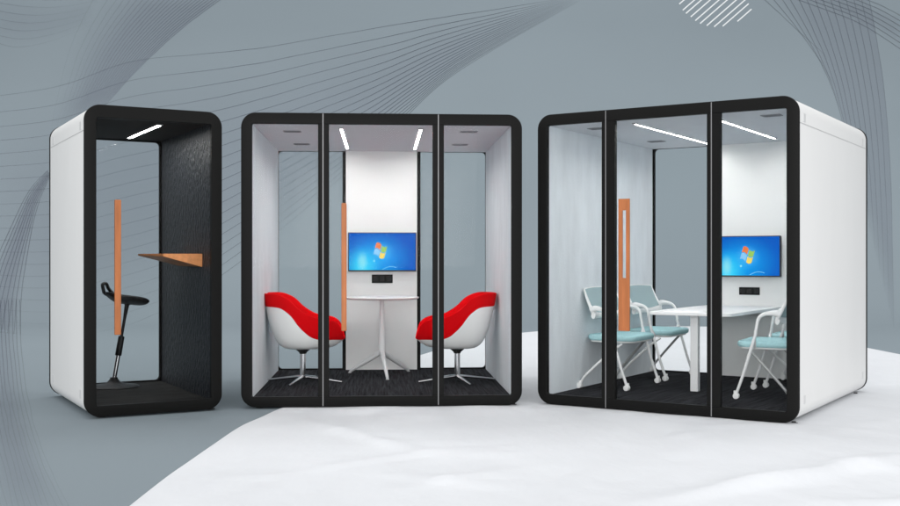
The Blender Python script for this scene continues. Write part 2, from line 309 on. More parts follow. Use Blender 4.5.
  (-10.98,27.93,-10.63,27.97,-10.12,28.03,-9.59,28.12,-9.10,28.27,-8.60,28.47,-8.09,28.66,-7.57,28.79,-7.04,28.88,-6.51,28.95,-6.01,29.03,-5.56,29.11,-5.13,29.19,-4.66,29.29,-4.17,29.41,-3.65,29.54,-3.13,29.67,-2.61,29.79,-2.08,29.92,-1.58,30.05,-1.14,30.16,-0.76,30.28,-0.39,30.38,0.03,30.49,0.47,30.60,0.93,30.71,1.43,30.84,2.05,31.00,2.67,31.16,3.11,31.27),
  (-10.92,27.55,-10.57,27.59,-10.07,27.64,-9.54,27.73,-9.06,27.87,-8.58,28.06,-8.08,28.25,-7.57,28.38,-7.04,28.48,-6.51,28.56,-6.02,28.66,-5.57,28.75,-5.14,28.86,-4.68,28.97,-4.19,29.10,-3.69,29.25,-3.18,29.39,-2.67,29.53,-2.15,29.68,-1.66,29.82,-1.23,29.95,-0.84,30.09,-0.46,30.22,-0.04,30.35,0.39,30.48,0.85,30.61,1.36,30.75,2.01,30.94,2.66,31.14,3.12,31.27),
  (-10.85,27.18,-10.51,27.21,-10.01,27.26,-9.50,27.34,-9.03,27.48,-8.55,27.66,-8.06,27.84,-7.56,27.98,-7.03,28.08,-6.51,28.18,-6.02,28.29,-5.58,28.40,-5.14,28.52,-4.70,28.66,-4.22,28.80,-3.73,28.96,-3.23,29.12,-2.73,29.27,-2.23,29.43,-1.74,29.59,-1.31,29.75,-0.92,29.91,-0.53,30.06,-0.11,30.21,0.32,30.35,0.78,30.50,1.30,30.67,1.97,30.89,2.65,31.11,3.14,31.27),
  (-10.77,26.81,-10.44,26.84,-9.95,26.88,-9.44,26.95,-8.98,27.08,-8.51,27.26,-8.04,27.43,-7.54,27.57,-7.02,27.69,-6.50,27.80,-6.02,27.93,-5.58,28.06,-5.15,28.20,-4.71,28.35,-4.24,28.51,-3.76,28.68,-3.28,28.85,-2.79,29.02,-2.29,29.20,-1.82,29.37,-1.39,29.55,-0.99,29.73,-0.60,29.90,-0.18,30.07,0.25,30.23,0.71,30.40,1.24,30.59,1.93,30.84,2.65,31.09,3.15,31.27),
  (-10.69,26.43,-10.36,26.46,-9.88,26.49,-9.38,26.56,-8.93,26.68,-8.47,26.85,-8.00,27.03,-7.51,27.17,-7.00,27.30,-6.49,27.42,-6.01,27.56,-5.58,27.71,-5.15,27.87,-4.71,28.04,-4.25,28.22,-3.79,28.40,-3.32,28.59,-2.84,28.77,-2.36,28.96,-1.89,29.15,-1.46,29.35,-1.06,29.55,-0.67,29.75,-0.24,29.94,0.18,30.12,0.64,30.30,1.17,30.51,1.89,30.79,2.64,31.07,3.16,31.26),
  (-10.60,26.06,-10.27,26.08,-9.80,26.11,-9.31,26.17,-8.86,26.29,-8.42,26.45,-7.96,26.62,-7.48,26.77,-6.97,26.90,-6.47,27.04,-6.00,27.20,-5.57,27.37,-5.15,27.55,-4.72,27.73,-4.27,27.92,-3.82,28.12,-3.36,28.32,-2.89,28.53,-2.42,28.73,-1.97,28.94,-1.54,29.15,-1.14,29.37,-0.73,29.59,-0.31,29.81,0.11,30.00,0.56,30.20,1.11,30.43,1.85,30.74,2.63,31.05,3.17,31.26),
  (-10.50,25.68,-10.17,25.69,-9.71,25.71,-9.23,25.77,-8.79,25.88,-8.36,26.04,-7.91,26.20,-7.44,26.36,-6.94,26.50,-6.45,26.66,-5.98,26.83,-5.56,27.02,-5.14,27.22,-4.72,27.42,-4.28,27.63,-3.84,27.84,-3.40,28.06,-2.94,28.28,-2.49,28.50,-2.04,28.72,-1.61,28.96,-1.21,29.20,-0.80,29.44,-0.37,29.68,0.04,29.89,0.50,30.11,1.05,30.36,1.82,30.69,2.62,31.02,3.19,31.26),
  (-10.39,25.29,-10.07,25.30,-9.61,25.31,-9.14,25.36,-8.71,25.47,-8.29,25.61,-7.85,25.78,-7.39,25.94,-6.90,26.10,-6.42,26.27,-5.96,26.46,-5.54,26.67,-5.13,26.89,-4.72,27.11,-4.29,27.34,-3.87,27.57,-3.43,27.80,-2.99,28.03,-2.55,28.27,-2.11,28.51,-1.68,28.76,-1.27,29.03,-0.86,29.29,-0.44,29.55,-0.02,29.78,0.43,30.01,0.99,30.28,1.78,30.64,2.62,31.00,3.20,31.26),
  (-10.27,24.89,-9.96,24.89,-9.51,24.90,-9.04,24.94,-8.63,25.04,-8.21,25.18,-7.78,25.35,-7.33,25.51,-6.86,25.68,-6.38,25.87,-5.93,26.08,-5.52,26.31,-5.12,26.56,-4.71,26.80,-4.30,27.04,-3.89,27.29,-3.47,27.54,-3.04,27.79,-2.60,28.03,-2.17,28.29,-1.75,28.57,-1.34,28.86,-0.93,29.14,-0.50,29.41,-0.09,29.66,0.36,29.92,0.93,30.21,1.75,30.59,2.61,30.98,3.21,31.25),
  (-10.14,24.48,-9.83,24.48,-9.39,24.48,-8.93,24.51,-8.53,24.61,-8.12,24.74,-7.71,24.90,-7.27,25.07,-6.80,25.26,-6.33,25.47,-5.90,25.70,-5.50,25.95,-5.11,26.22,-4.71,26.49,-4.31,26.75,-3.90,27.01,-3.50,27.27,-3.08,27.54,-2.66,27.80,-2.24,28.08,-1.82,28.37,-1.41,28.68,-0.99,28.99,-0.56,29.29,-0.15,29.55,0.29,29.82,0.87,30.13,1.71,30.54,2.60,30.96,3.23,31.25),
  (-10.00,24.05,-9.70,24.04,-9.26,24.04,-8.81,24.06,-8.42,24.15,-8.02,24.28,-7.62,24.44,-7.19,24.62,-6.74,24.82,-6.29,25.05,-5.86,25.30,-5.47,25.58,-5.08,25.88,-4.70,26.17,-4.31,26.45,-3.92,26.73,-3.53,27.01,-3.12,27.29,-2.72,27.57,-2.30,27.86,-1.89,28.18,-1.47,28.51,-1.05,28.85,-0.62,29.16,-0.22,29.44,0.23,29.73,0.81,30.06,1.67,30.50,2.59,30.94,3.24,31.25),
  (-9.84,23.60,-9.54,23.59,-9.12,23.57,-8.68,23.59,-8.29,23.67,-7.91,23.79,-7.52,23.95,-7.11,24.15,-6.67,24.37,-6.23,24.62,-5.81,24.90,-5.43,25.21,-5.06,25.53,-4.68,25.84,-4.31,26.14,-3.94,26.44,-3.56,26.74,-3.17,27.04,-2.77,27.34,-2.37,27.65,-1.96,27.98,-1.54,28.34,-1.11,28.70,-0.68,29.03,-0.28,29.33,0.16,29.64,0.76,29.99,1.64,30.45,2.58,30.92,3.25,31.25),
  (-9.67,23.12,-9.38,23.10,-8.96,23.07,-8.53,23.09,-8.15,23.16,-7.78,23.28,-7.40,23.44,-7.01,23.65,-6.58,23.89,-6.16,24.18,-5.76,24.48,-5.39,24.82,-5.03,25.18,-4.67,25.51,-4.31,25.84,-3.95,26.15,-3.58,26.47,-3.20,26.79,-2.82,27.10,-2.43,27.43,-2.02,27.79,-1.60,28.17,-1.17,28.55,-0.74,28.90,-0.34,29.22,0.10,29.54,0.70,29.91,1.60,30.40,2.58,30.90,3.26,31.24),
  (-9.48,22.61,-9.19,22.58,-8.77,22.54,-8.35,22.54,-7.99,22.60,-7.63,22.72,-7.27,22.89,-6.89,23.11,-6.49,23.39,-6.08,23.71,-5.70,24.05,-5.34,24.42,-5.00,24.81,-4.65,25.18,-4.30,25.52,-3.96,25.86,-3.60,26.19,-3.24,26.53,-2.87,26.87,-2.49,27.21,-2.08,27.59,-1.66,28.00,-1.23,28.40,-0.80,28.77,-0.41,29.11,0.03,29.45,0.64,29.84,1.57,30.36,2.57,30.88,3.27,31.24),
  (-9.25,22.03,-8.97,21.99,-8.56,21.93,-8.15,21.91,-7.79,21.98,-7.45,22.09,-7.11,22.27,-6.75,22.53,-6.38,22.85,-5.99,23.21,-5.63,23.59,-5.29,24.00,-4.96,24.43,-4.62,24.83,-4.29,25.20,-3.96,25.56,-3.62,25.92,-3.27,26.27,-2.92,26.63,-2.54,27.00,-2.15,27.40,-1.72,27.83,-1.29,28.25,-0.85,28.65,-0.47,29.00,-0.03,29.36,0.58,29.77,1.53,30.31,2.56,30.86,3.29,31.24),
  (-8.98,21.35,-8.69,21.29,-8.29,21.19,-7.88,21.16,-7.55,21.22,-7.22,21.34,-6.91,21.55,-6.59,21.86,-6.24,22.24,-5.89,22.66,-5.55,23.10,-5.23,23.57,-4.92,24.04,-4.59,24.48,-4.28,24.88,-3.96,25.26,-3.64,25.64,-3.31,26.01,-2.96,26.39,-2.60,26.78,-2.21,27.20,-1.78,27.65,-1.34,28.11,-0.91,28.52,-0.53,28.89,-0.09,29.27,0.53,29.70,1.50,30.26,2.56,30.84,3.30,31.24),
  (-8.59,20.42,-8.30,20.29,-7.87,20.09,-7.46,19.98,-7.16,20.07,-6.88,20.25,-6.62,20.58,-6.36,21.02,-6.07,21.54,-5.76,22.05,-5.46,22.57,-5.16,23.10,-4.87,23.63,-4.56,24.11,-4.26,24.54,-3.96,24.95,-3.65,25.35,-3.33,25.75,-3.01,26.14,-2.66,26.55,-2.27,27.00,-1.84,27.48,-1.40,27.96,-0.97,28.39,-0.59,28.78,-0.16,29.17,0.47,29.63,1.47,30.22,2.55,30.82,3.31,31.23),
  (-7.57,18.00,-7.23,17.69,-6.77,17.28,-6.38,17.06,-6.12,17.12,-5.91,17.36,-5.81,18.00,-5.89,19.39,-5.83,20.59,-5.60,21.33,-5.34,21.97,-5.08,22.60,-4.81,23.20,-4.52,23.72,-4.24,24.19,-3.96,24.63,-3.67,25.06,-3.36,25.48,-3.05,25.90,-2.71,26.33,-2.33,26.80,-1.90,27.31,-1.46,27.81,-1.02,28.26,-0.65,28.67,-0.22,29.08,0.42,29.55,1.43,30.17,2.54,30.80,3.32,31.23),
 ],
 'fan_top_right': [
  (7.58,31.33,7.68,31.24,7.83,31.11,7.98,30.97,8.13,30.84,8.27,30.70,8.42,30.56,8.55,30.43,8.69,30.31,8.81,30.20,8.93,30.09,9.05,29.98,9.16,29.87,9.23,29.79),
  (7.85,31.33,7.95,31.21,8.09,31.04,8.24,30.86,8.38,30.69,8.52,30.51,8.65,30.33,8.77,30.16,8.89,29.98,9.00,29.81,9.11,29.63,9.21,29.43,9.30,29.23,9.36,29.10),
  (8.08,31.33,8.18,31.19,8.32,30.98,8.46,30.76,8.59,30.56,8.72,30.35,8.85,30.13,8.96,29.91,9.07,29.69,9.16,29.46,9.25,29.23,9.33,28.95,9.40,28.67,9.45,28.48),
  (8.30,31.33,8.39,31.16,8.53,30.92,8.67,30.67,8.80,30.43,8.92,30.19,9.03,29.94,9.13,29.68,9.23,29.41,9.31,29.13,9.38,28.84,9.44,28.48,9.48,28.12,9.51,27.87),
  (8.51,31.33,8.61,31.14,8.74,30.87,8.88,30.58,8.99,30.31,9.11,30.04,9.21,29.76,9.30,29.46,9.38,29.14,9.44,28.81,9.49,28.45,9.53,28.02,9.54,27.58,9.54,27.27),
  (8.72,31.33,8.81,31.12,8.94,30.81,9.07,30.49,9.18,30.19,9.29,29.89,9.38,29.58,9.46,29.23,9.52,28.87,9.56,28.49,9.59,28.07,9.60,27.56,9.58,27.04,9.55,26.66),
  (8.93,31.33,9.02,31.10,9.14,30.76,9.27,30.41,9.37,30.08,9.46,29.75,9.54,29.40,9.61,29.02,9.65,28.61,9.68,28.17,9.68,27.69,9.65,27.09,9.60,26.48,9.54,26.04),
  (9.13,31.33,9.21,31.08,9.34,30.71,9.46,30.32,9.55,29.96,9.64,29.60,9.71,29.22,9.76,28.80,9.78,28.34,9.79,27.85,9.76,27.31,9.70,26.63,9.60,25.92,9.50,25.40),
  (9.33,31.33,9.41,31.05,9.53,30.66,9.64,30.24,9.73,29.85,9.80,29.46,9.86,29.05,9.89,28.58,9.90,28.08,9.88,27.53,9.83,26.92,9.72,26.15,9.57,25.34,9.43,24.73),
  (9.52,31.33,9.60,31.03,9.72,30.61,9.83,30.15,9.91,29.74,9.97,29.32,10.01,28.87,10.03,28.37,10.02,27.81,9.97,27.21,9.89,26.53,9.73,25.67,9.52,24.73,9.33,24.02),
  (9.71,31.33,9.79,31.01,9.91,30.56,10.01,30.07,10.08,29.63,10.13,29.18,10.16,28.70,10.16,28.15,10.12,27.55,10.05,26.89,9.93,26.14,9.72,25.16,9.43,24.09,9.18,23.25),
  (9.91,31.33,9.98,30.99,10.09,30.51,10.19,29.99,10.25,29.52,10.29,29.04,10.31,28.52,10.29,27.94,10.23,27.28,10.12,26.56,9.96,25.74,9.69,24.64,9.31,23.40,8.96,22.37),
  (10.10,31.33,10.17,30.97,10.28,30.46,10.37,29.91,10.42,29.41,10.45,28.90,10.45,28.35,10.41,27.72,10.32,27.02,10.18,26.23,9.98,25.32,9.63,24.10,9.15,22.64,8.63,21.25),
  (10.28,31.33,10.36,30.95,10.46,30.41,10.54,29.83,10.59,29.30,10.60,28.76,10.58,28.18,10.52,27.50,10.41,26.75,10.24,25.89,9.98,24.90,9.55,23.52,8.90,21.73,7.60,18.50),
 ],
 'arc_top_right': [
  (8.19,31.33,8.54,31.20,8.98,31.04,9.39,30.89,9.79,30.74,10.13,30.58,10.46,30.39,10.86,30.12,11.18,29.89),
  (8.47,31.33,8.79,31.21,9.20,31.06,9.57,30.93,9.93,30.79,10.24,30.64,10.53,30.48,10.90,30.24,11.19,30.04),
  (8.74,31.33,9.04,31.22,9.41,31.08,9.75,30.96,10.07,30.84,10.35,30.71,10.61,30.56,10.94,30.35,11.19,30.18),
  (9.02,31.33,9.29,31.23,9.63,31.11,9.93,31.00,10.21,30.89,10.45,30.77,10.69,30.64,10.97,30.47,11.19,30.32),
  (9.29,31.33,9.54,31.24,9.85,31.13,10.11,31.04,10.35,30.94,10.56,30.83,10.77,30.72,11.01,30.58,11.19,30.46),
  (9.57,31.33,9.79,31.25,10.07,31.16,10.29,31.07,10.49,30.99,10.67,30.90,10.85,30.80,11.04,30.69,11.19,30.60),
  (9.84,31.33,10.04,31.27,10.28,31.18,10.46,31.11,10.63,31.04,10.78,30.96,10.92,30.89,11.08,30.80,11.19,30.74),
 ],
}
disc = [(5.639, 31.084), (5.724, 30.933), (5.803, 30.854), (5.921, 30.769), (6.033, 30.677), (6.151, 30.605), (6.315, 30.553), (6.498, 30.526), (6.708, 30.539), (7.069, 30.658)]
disc_c = (6.495, 31.429)


INK = {'fan_top_left': (.26, lambda t, u: (1 - u) ** .7 * (.35 + .65 * t)),
       'ribbon_left': (.36, lambda t, u: .5 + .5 * (1 - abs(2 * u - 1))),
       'skirt_left': (.25, lambda t, u: 1 - .75 * u),
       'waves_corner': (.15, lambda t, u: (1 - u) * .9),
       'sweep_centre': (.40, lambda t, u: (.42 + .3 * exp(-((u - .42) / .09) ** 2) + .5 * exp(-((u - .74) / .16) ** 2)) * (1 if u < .9 else max(0, (1 - u) / .1))),
       'fan_top_right': (.36, lambda t, u: (1 - u) ** .6 * (1 - .35 * t)),
       'arc_top_right': (.42, lambda t, u: .8)}
TINT = {'fan_top_left': .2, 'ribbon_left': .2, 'skirt_left': .16, 'waves_corner': .07, 'sweep_centre': .15, 'fan_top_right': .17, 'arc_top_right': .12}
def smooth_poly(p, k):
    out = []; m = len(p) - 1
    for i in range(m * k + 1):
        t = i / k; q = min(int(t), m - 1); f = t - q
        p0, p1, p2, p3 = p[max(q - 1, 0)], p[q], p[q + 1], p[min(q + 2, m)]
        out.append(tuple(.5 * (2 * p1[j] + (p2[j] - p0[j]) * f + (2 * p0[j] - 5 * p1[j] + 4 * p2[j] - p3[j]) * f * f
                               + (3 * p1[j] - p0[j] - 3 * p2[j] + p3[j]) * f ** 3) for j in (0, 1)))
    return out
def printed(name, polys, m, base, fn, w=.019, off=.006):
    bm = B(); lay = bm.verts.layers.float.new('ink')
    N = len(polys)
    for i, p in enumerate(polys):
        t = i / max(N - 1, 1)
        C = [sheet(x, s, off) for x, s in p]
        prev = None
        for j, c in enumerate(C):
            x, s = p[j]; xa, sa = p[max(j - 1, 0)]; xb, sb = p[min(j + 1, len(p) - 1)]
            dx, ds = xb - xa, sb - sa; l = sqrt(dx * dx + ds * ds) or 1
            hw = w * .5 * (max(c.y, 4) / 26.6)
            k = 1 if True else 1
            a = bm.verts.new(sheet(x - ds / l * hw * k, s + dx / l * hw * k, off)); b = bm.verts.new(sheet(x + ds / l * hw * k, s - dx / l * hw * k, off))
            v = max(0, min(1, base * fn(t, j / (len(p) - 1)))); a[lay] = v; b[lay] = v
            if prev: bm.faces.new((prev[0], prev[1], b, a))
            prev = (a, b)
    return obj(name, bm, m, backdrop)
M['ink'] = print_mat('slate_ink', (.062, .07, .092, 1))
M['tint'] = print_mat('lilac_tint', (.185, .20, .26, 1))
M['white_ink'] = print_mat('white_ink', (.85, .87, .88, 1))
for name, raw in LINES.items():
    polys = [smooth_poly([(r[2 * i], r[2 * i + 1]) for i in range(len(r) // 2)], 3) for r in raw]
    printed('printed_lines', polys, M['ink'], *INK[name])
    # the faint lilac tint behind the lines of a family
    bm = B(); lay = bm.verts.layers.float.new('ink')
    N = len(polys); V = []
    for i, p in enumerate(polys):
        row = []
        for j, (x, s) in enumerate(p):
            v = bm.verts.new(sheet(x, s, .003)); u = j / (len(p) - 1)
            v[lay] = TINT[name] * min(1, 3 * i / N) * (1 if name[:3] == 'fan' else min(1, 3 * (N - 1 - i) / N)) * min(1, 6 * u + .3, 6 * (1 - u) + .0)
            row.append(v)
        V.append(row)
    for a, b in zip(V, V[1:]):
        for j in range(len(a) - 1): bm.faces.new((a[j], a[j + 1], b[j + 1], b[j]))
    obj('printed_tint', bm, M['tint'], backdrop)
cx, cs = disc_c
polys = []
for i, (x, s) in enumerate(disc):
    d = Vector((1, .87)).normalized(); rel = Vector((x - cx, s - cs))
    tt = -2 * rel.dot(d)
    if i == len(disc) - 1: tt = .46
    polys.append([(x + d.x * tt * k / 4, s + d.y * tt * k / 4) for k in range(5)])
printed('printed_hatched_disc', polys, M['white_ink'], .8, lambda t, u: 1, .03)

# ------------------------------------------------------------------ the white ground
def interp(tab, y):
    if y <= tab[0][0]: return tab[0][1]
    for (a, va), (b, vb) in zip(tab, tab[1:]):
        if y <= b: return va + (vb - va) * (y - a) / (b - a)
    return tab[-1][1]
def smoothtab(tab, n=140):
    P = [(a, b) for a, b in tab]
    return smooth_poly(P, 12)
LEFT = smoothtab([(2.5, -1.50), (4.2, -1.56), (5.32, -1.574), (6.03, -1.577), (6.5, -1.564), (7.06, -1.548), (7.82, -1.519), (8.31, -1.446), (8.82, -1.37), (10.5, -1.06), (12.4, -.68), (13.8, -.33), (15.5, .14), (16.8, .62), (17.8, 1.25), (18.5, 2.0), (19.05, 3.0), (19.3, 3.8), (19.36, 4.3)])
RIGHT = smoothtab([(2.5, 6.0), (5, 6.0), (8, 5.95), (11, 5.85), (13.5, 5.72), (15.2, 5.66), (16.8, 5.55), (18, 5.35), (18.8, 5.05), (19.2, 4.7), (19.36, 4.3)])
def bumpline(x, y, a, b, h, w):
    ax, ay = a; bx, by = b
    dx, dy = bx - ax, by - ay; L2 = dx * dx + dy * dy
    t = max(0, min(1, ((x - ax) * dx + (y - ay) * dy) / L2))
    px, py = ax + dx * t, ay + dy * t
    d = sqrt((x - px) ** 2 + (y - py) ** 2)
    side = (x - ax) * dy - (y - ay) * dx
    ww = w if side > 0 else w * 2.6
    return h * exp(-(d / ww) ** 2) * (sin(pi * (.08 + .84 * t))) 
CREASES = []
rc = random.Random(11)
for k in range(40):
    cx_, cy_ = rc.uniform(-1.2, 5), rc.uniform(4.6, 9.5); an = rc.uniform(-.5, .75); ln = rc.uniform(.3, 1.3)
    CREASES.append(((cx_ - cos(an) * ln / 2, cy_ - sin(an) * ln / 2), (cx_ + cos(an) * ln / 2, cy_ + sin(an) * ln / 2), rc.uniform(.009, .024), rc.uniform(.02, .05)))
bm = B(); NU = 230
ys = []
y = 2.6
while y < 16: ys.append(y); y += .03 + .012 * (y - 2.6)
for i in range(60):
    ys.append(16 + 3.355 * sin(pi / 2 * i / 59))
prev = None
for y in ys:
    l, r = interp(LEFT, y), interp(RIGHT, y)
    row = []
    for i in range(NU + 1):
        u = i / NU; u = u + .035 * sin(2 * pi * u) * -1
        x = l + (r - l) * u
        e = min((x - l), (r - x), (19.36 - y) * 1.2)
        h = .008 * (1 - (1 - min(1, e / .03)) ** 2)
        k = min(1, max(0, e / .4))
        f = noise.fractal(Vector((x * .7, y * .45, 3.1)), 1, 2, 4) * .02 + noise.noise(Vector((x * 3 + y, y * 1.6, 9))) * .006 + noise.fractal(Vector((x * 8 + y * 2, y * 4, 2)), 1, 2, 3) * .0022
        w = abs(noise.noise(Vector((x * .55 + .3 * y, y * .5 - .2 * x, 21.3))))
        f += .03 * exp(-(w / .05) ** 2) * max(0, noise.noise(Vector((x * .4, y * .4, 5.5))))
        f += bumpline(x, y, (-1.2, 8.15), (-.15, 6.6), .03, .045)
        f += bumpline(x, y, (1.0, 5.25), (3.0, 6.6), .05, .055)
        f += bumpline(x, y, (2.2, 5.2), (3.4, 5.9), .03, .05)
        if y < 10.5:
            for c_ in CREASES:
                if abs(y - (c_[0][1] + c_[1][1]) / 2) < 1.2: f += bumpline(x, y, *c_)
        row.append(bm.verts.new((x, y, Z0 + .002 + h + max(-.006, min(f + .004, .12)) * k * (1 if y < 8.3 else max(.1, 1 - (y - 8.3) * .9)))))
    if prev:
        for i in range(NU): bm.faces.new((prev[i], prev[i + 1], row[i + 1], row[i]))
    prev = row
M['ground'] = mat('white_cloth_ground', (.645, .66, .685, 1), .85, spec=.1, var=.02, scale=(1.6, .9, 1), bump=.9, bscale=(4.5, 2.2, 4), detail=6)
g = obj('ground', bm, M['ground'], smooth=True)
tag(g, 'softly creased white sheet of ground with a curved edge', 'ground', kind='structure')

# ------------------------------------------------------------------ office booths
FL = .072
def make_booth(name, label, cat, loc, rot, W, H, D, inner, panes, lining, ceil, carpet, top=.09, brim=.014, group='freestanding office booths'):
    t = thing(name, label, cat, loc, rot, group)
    s, R = .087, .118
    fi = (s, W - s, .082, H - top, .014)
    obj('front_frame', ring(B(), (0, W, 0, H, R), fi, 0, .045), M['black'], t, True)
    bi = (s + brim, W - s - brim, .084, H - top - .001, .04)
    obj('back_frame', ring(B(), (0, W, 0, H, R), bi, D - .04, D), M['black'], t, True)
    e = .004
    obj('outer_shell', ring(B(), (e, W - e, e, H - e, R), (.032, W - .032, .03, H - .03, R - .03), .047, D - .042, .002, .002), M['white_shell'], t, True)
    for x0, x1 in ((.034, s - .002), (W - s + .002, W - .034)):
        b = B(); box(b, x0, x1, .0455, D - .0405, FL - .004, H - .082); obj('wall_lining', b, lining, t)
    b = B(); box(b, s, W - s, .0455, D - .0405, H - .089, H - .034); obj('ceiling_panel', b, ceil, t)
    b = B(); box(b, s, W - s, .0455, D - .0405, .034, FL); obj('carpet', b, carpet, t)
    # levelling feet
    for x in (.14, W - .06):
        for y in (.1, D - .2):
            b = B(); lathe(b, [(.03, Z0 + .001), (.034, Z0 + .004), (.03, Z0 + .009), (.016, Z0 + .011), (.016, .004)], 20, (x, y))
            obj('foot', b, M['rubber'], t)
    # seams where the roof edge caps meet the sides, and small square plugs
    for x in (0, W):
        sg = -1 if x == 0 else 1
        xo = x - sg * e
        for z in (H - .197,):
            b = B(); box(b, min(xo - sg * .004, xo + sg * .0012), max(xo - sg * .004, xo + sg * .0012), .05, D - .045, z - .0035, z + .0035); obj('seam', b, M['seam'], t)
        for y in (.18, D - .19):
            for z in (.16, H - .15):
                b = B(); box(b, min(xo - sg * .003, xo + sg * .0022), max(xo - sg * .003, xo + sg * .0022), y - .032, y + .032, z - .032, z + .032, .002); obj('corner_plug', b, M['grey_trim'], t)
    # glazing bars and silver strips of the front
    edges = [s] + [v for m_ in inner for v in (m_[0], m_[2])] + [W - s]
    for a, m_, c in inner:
        b = B(); box(b, a, c, .0005, .0445, .0825, H - top - .0005, .002); obj('mullion', b, M['black'], t)
        b = B(); box(b, m_ - .0035, m_ + .0035, -.002, .02, .006, H - .006); obj('trim_strip', b, M['silver'], t)
    ps = []
    for k in range(0, len(edges), 2):
        b = B(); box(b, edges[k] - .004, edges[k + 1] + .004, .019, .027, .078, H - top + .004)
        ps.append(obj('glass_door' if k == panes else 'glass_pane', b, M['glass'], t))
    return t, ps

def back_glass(t, x0, x1, W, H, D):
    b = B(); box(b, x0 - .004, x1 + .004, D - .024, D - .016, .08, H - .088); obj('glass_pane', b, M['glass'], t)

def led(t, x, y0, y1, z, w=.042):
    b = B()
    for xa, xb, ya, yb in ((x - w / 2 - .006, x - w / 2, y0 - .03, y1 + .012), (x + w / 2, x + w / 2 + .006, y0 - .03, y1 + .012),
                           (x - w / 2, x + w / 2, y0 - .03, y0), (x - w / 2, x + w / 2, y1, y1 + .012)):
        box(b, xa, xb, ya, yb, z - .009, z - .0005)
    bmesh.ops.remove_doubles(b, verts=b.verts[:], dist=1e-5)
    h = obj('led_light', b, M['lamp_housing'], t)
    b = B(); box(b, x - w / 2 + .0005, x + w / 2 - .0005, y0 + .0005, y1 - .0005, z - .005, z - .001); obj('diffuser', b, M['lamp'], h)

def vent(t, x, y, z):
    b = B(); box(b, x - .075, x + .075, y - .05, y + .05, z - .006, z - .0005, .002)
    v = obj('ceiling_vent', b, mat('vent_grey', (.28, .285, .30, 1), .7), t)
    b = B()
    for k in range(5): box(b, x - .06, x + .06, y - .036 + k * .018 - .005, y - .036 + k * .018 + .005, z - .0075, z - .0062)
    obj('grille', b, M['lamp_housing'] if False else mat('vent_slot', (.2, .2, .215, 1), .8), v)

def socket(t, x0, x1, z0, z1, y):
    b = B(); box(b, x0, x1, y - .012, y - .001, z0, z1, .003)
    o = obj('power_socket', b, M['socket'], t)
    w = (x1 - x0) / 3
    for k in range(3):
        b = B(); box(b, x0 + w * k + .012, x0 + w * (k + 1) - .012, y - .0135, y - .0122, z0 + .016, z1 - .016)
        obj('outlet', b, M['socket_hole'], o)

def plain_handle(door, x, w, z0, z1):
    b = B(); box(b, x - w / 2, x + w / 2, -.046, -.018, z0, z1, .006, seg=3)
    h = obj('handle', b, M['wood'], door)
    for z in (z0 + .12, z1 - .12):
        b = B(); tube(b, [(x, -.02, z), (x, .019, z)], .009, 12)
        obj('handle_post', b, M['silver'], h)
    return h

# --- single phone booth
W1, H1, D1 = 1.0644, 2.375, 1.5973
b1, p = make_booth('phone_booth', 'narrow single person phone booth with dark interior, a wooden shelf and one glass door', 'office booth',
                   (-2.7563, 8.1541, 0), .5124, W1, H1, D1, [], 0, M['felt_dark'], M['ceil_dark'], M['carpet_dark'], top=.1)
plain_handle(p[0], .238, .047, .621, 1.652)
back_glass(b1, .1, W1 - .1, W1, H1, D1)
led(b1, .64, .31, 1.36, H1 - .089, .036)
# wedge shelf on the right lining
xw = W1 - .0855
top_ = [(xw, .254, 1.243), (xw, .95, 1.243), (.585, .80, 1.243), (.66, .262, 1.243)]
bot = [(xw, .254, 1.134), (xw, .95, 1.139), (.585, .80, 1.229), (.66, .262, 1.222)]
b = B(); loft(b, [bot, top_])
bmesh.ops.bevel(b, geom=b.edges[:], offset=.003, segments=2, affect='EDGES')
obj('shelf', b, M['wood_shelf'], b1)

# --- two seat meeting booth
W2, H2, D2 = 2.2845, 2.386, 2.286
A2 = .0625
b2, p = make_booth('meeting_booth', 'square three bay booth facing straight ahead, with two red and white chairs inside', 'office booth',
                   (-1.6881, 8.7311, 0), A2, W2, H2, D2, [(.619, .659, .707), (1.549, 1.596, 1.642)], 2, M['felt_grey'], M['ceil_grey'], M['carpet'], brim=0)
plain_handle(p[1], .83, .042, .617, 1.653)
def back_panel(t, x0, x1, W, H, D, inset=.098):
    b = B(); box(b, x0, x1, D - .075, D - .041, FL + .001, H - .0895); obj('wall_panel', b, M['panel_white'], t)
    for a in (x0 - .036, x1):
        b = B(); box(b, a + .0005, a + .0355, D - .07, D - .042, FL + .001, H - .0895); obj('back_mullion', b, M['black'], t)
    back_glass(t, inset, x0 - .036, W, H, D); back_glass(t, x1 + .036, W - inset, W, H, D)
back_panel(b2, .770, 1.493, W2, H2, D2)
for x in (.795, 1.462): led(b2, x, .29, 1.92, H2 - .0895, .022)
for x, y in ((.368, .52), (.373, 1.55), (1.882, .45), (1.881, 1.5)): vent(b2, x, y, H2 - .0895)
socket(b2, 1.032, 1.245, .955, 1.042, D2 - .075)

# --- four seat meeting booth
W3, H3, D3 = 2.1372, 2.395, 2.3447
A3 = -.5687
b3, p = make_booth('meeting_booth', 'largest three bay booth turned to show its white side, with teal seated chairs inside', 'office booth',
                   (.7281, 8.9961, 0), A3, W3, H3, D3, [(.581, .616, .695), (1.451, 1.487, 1.556)], 2, M['felt_grey'], M['ceil_grey'], M['carpet'])
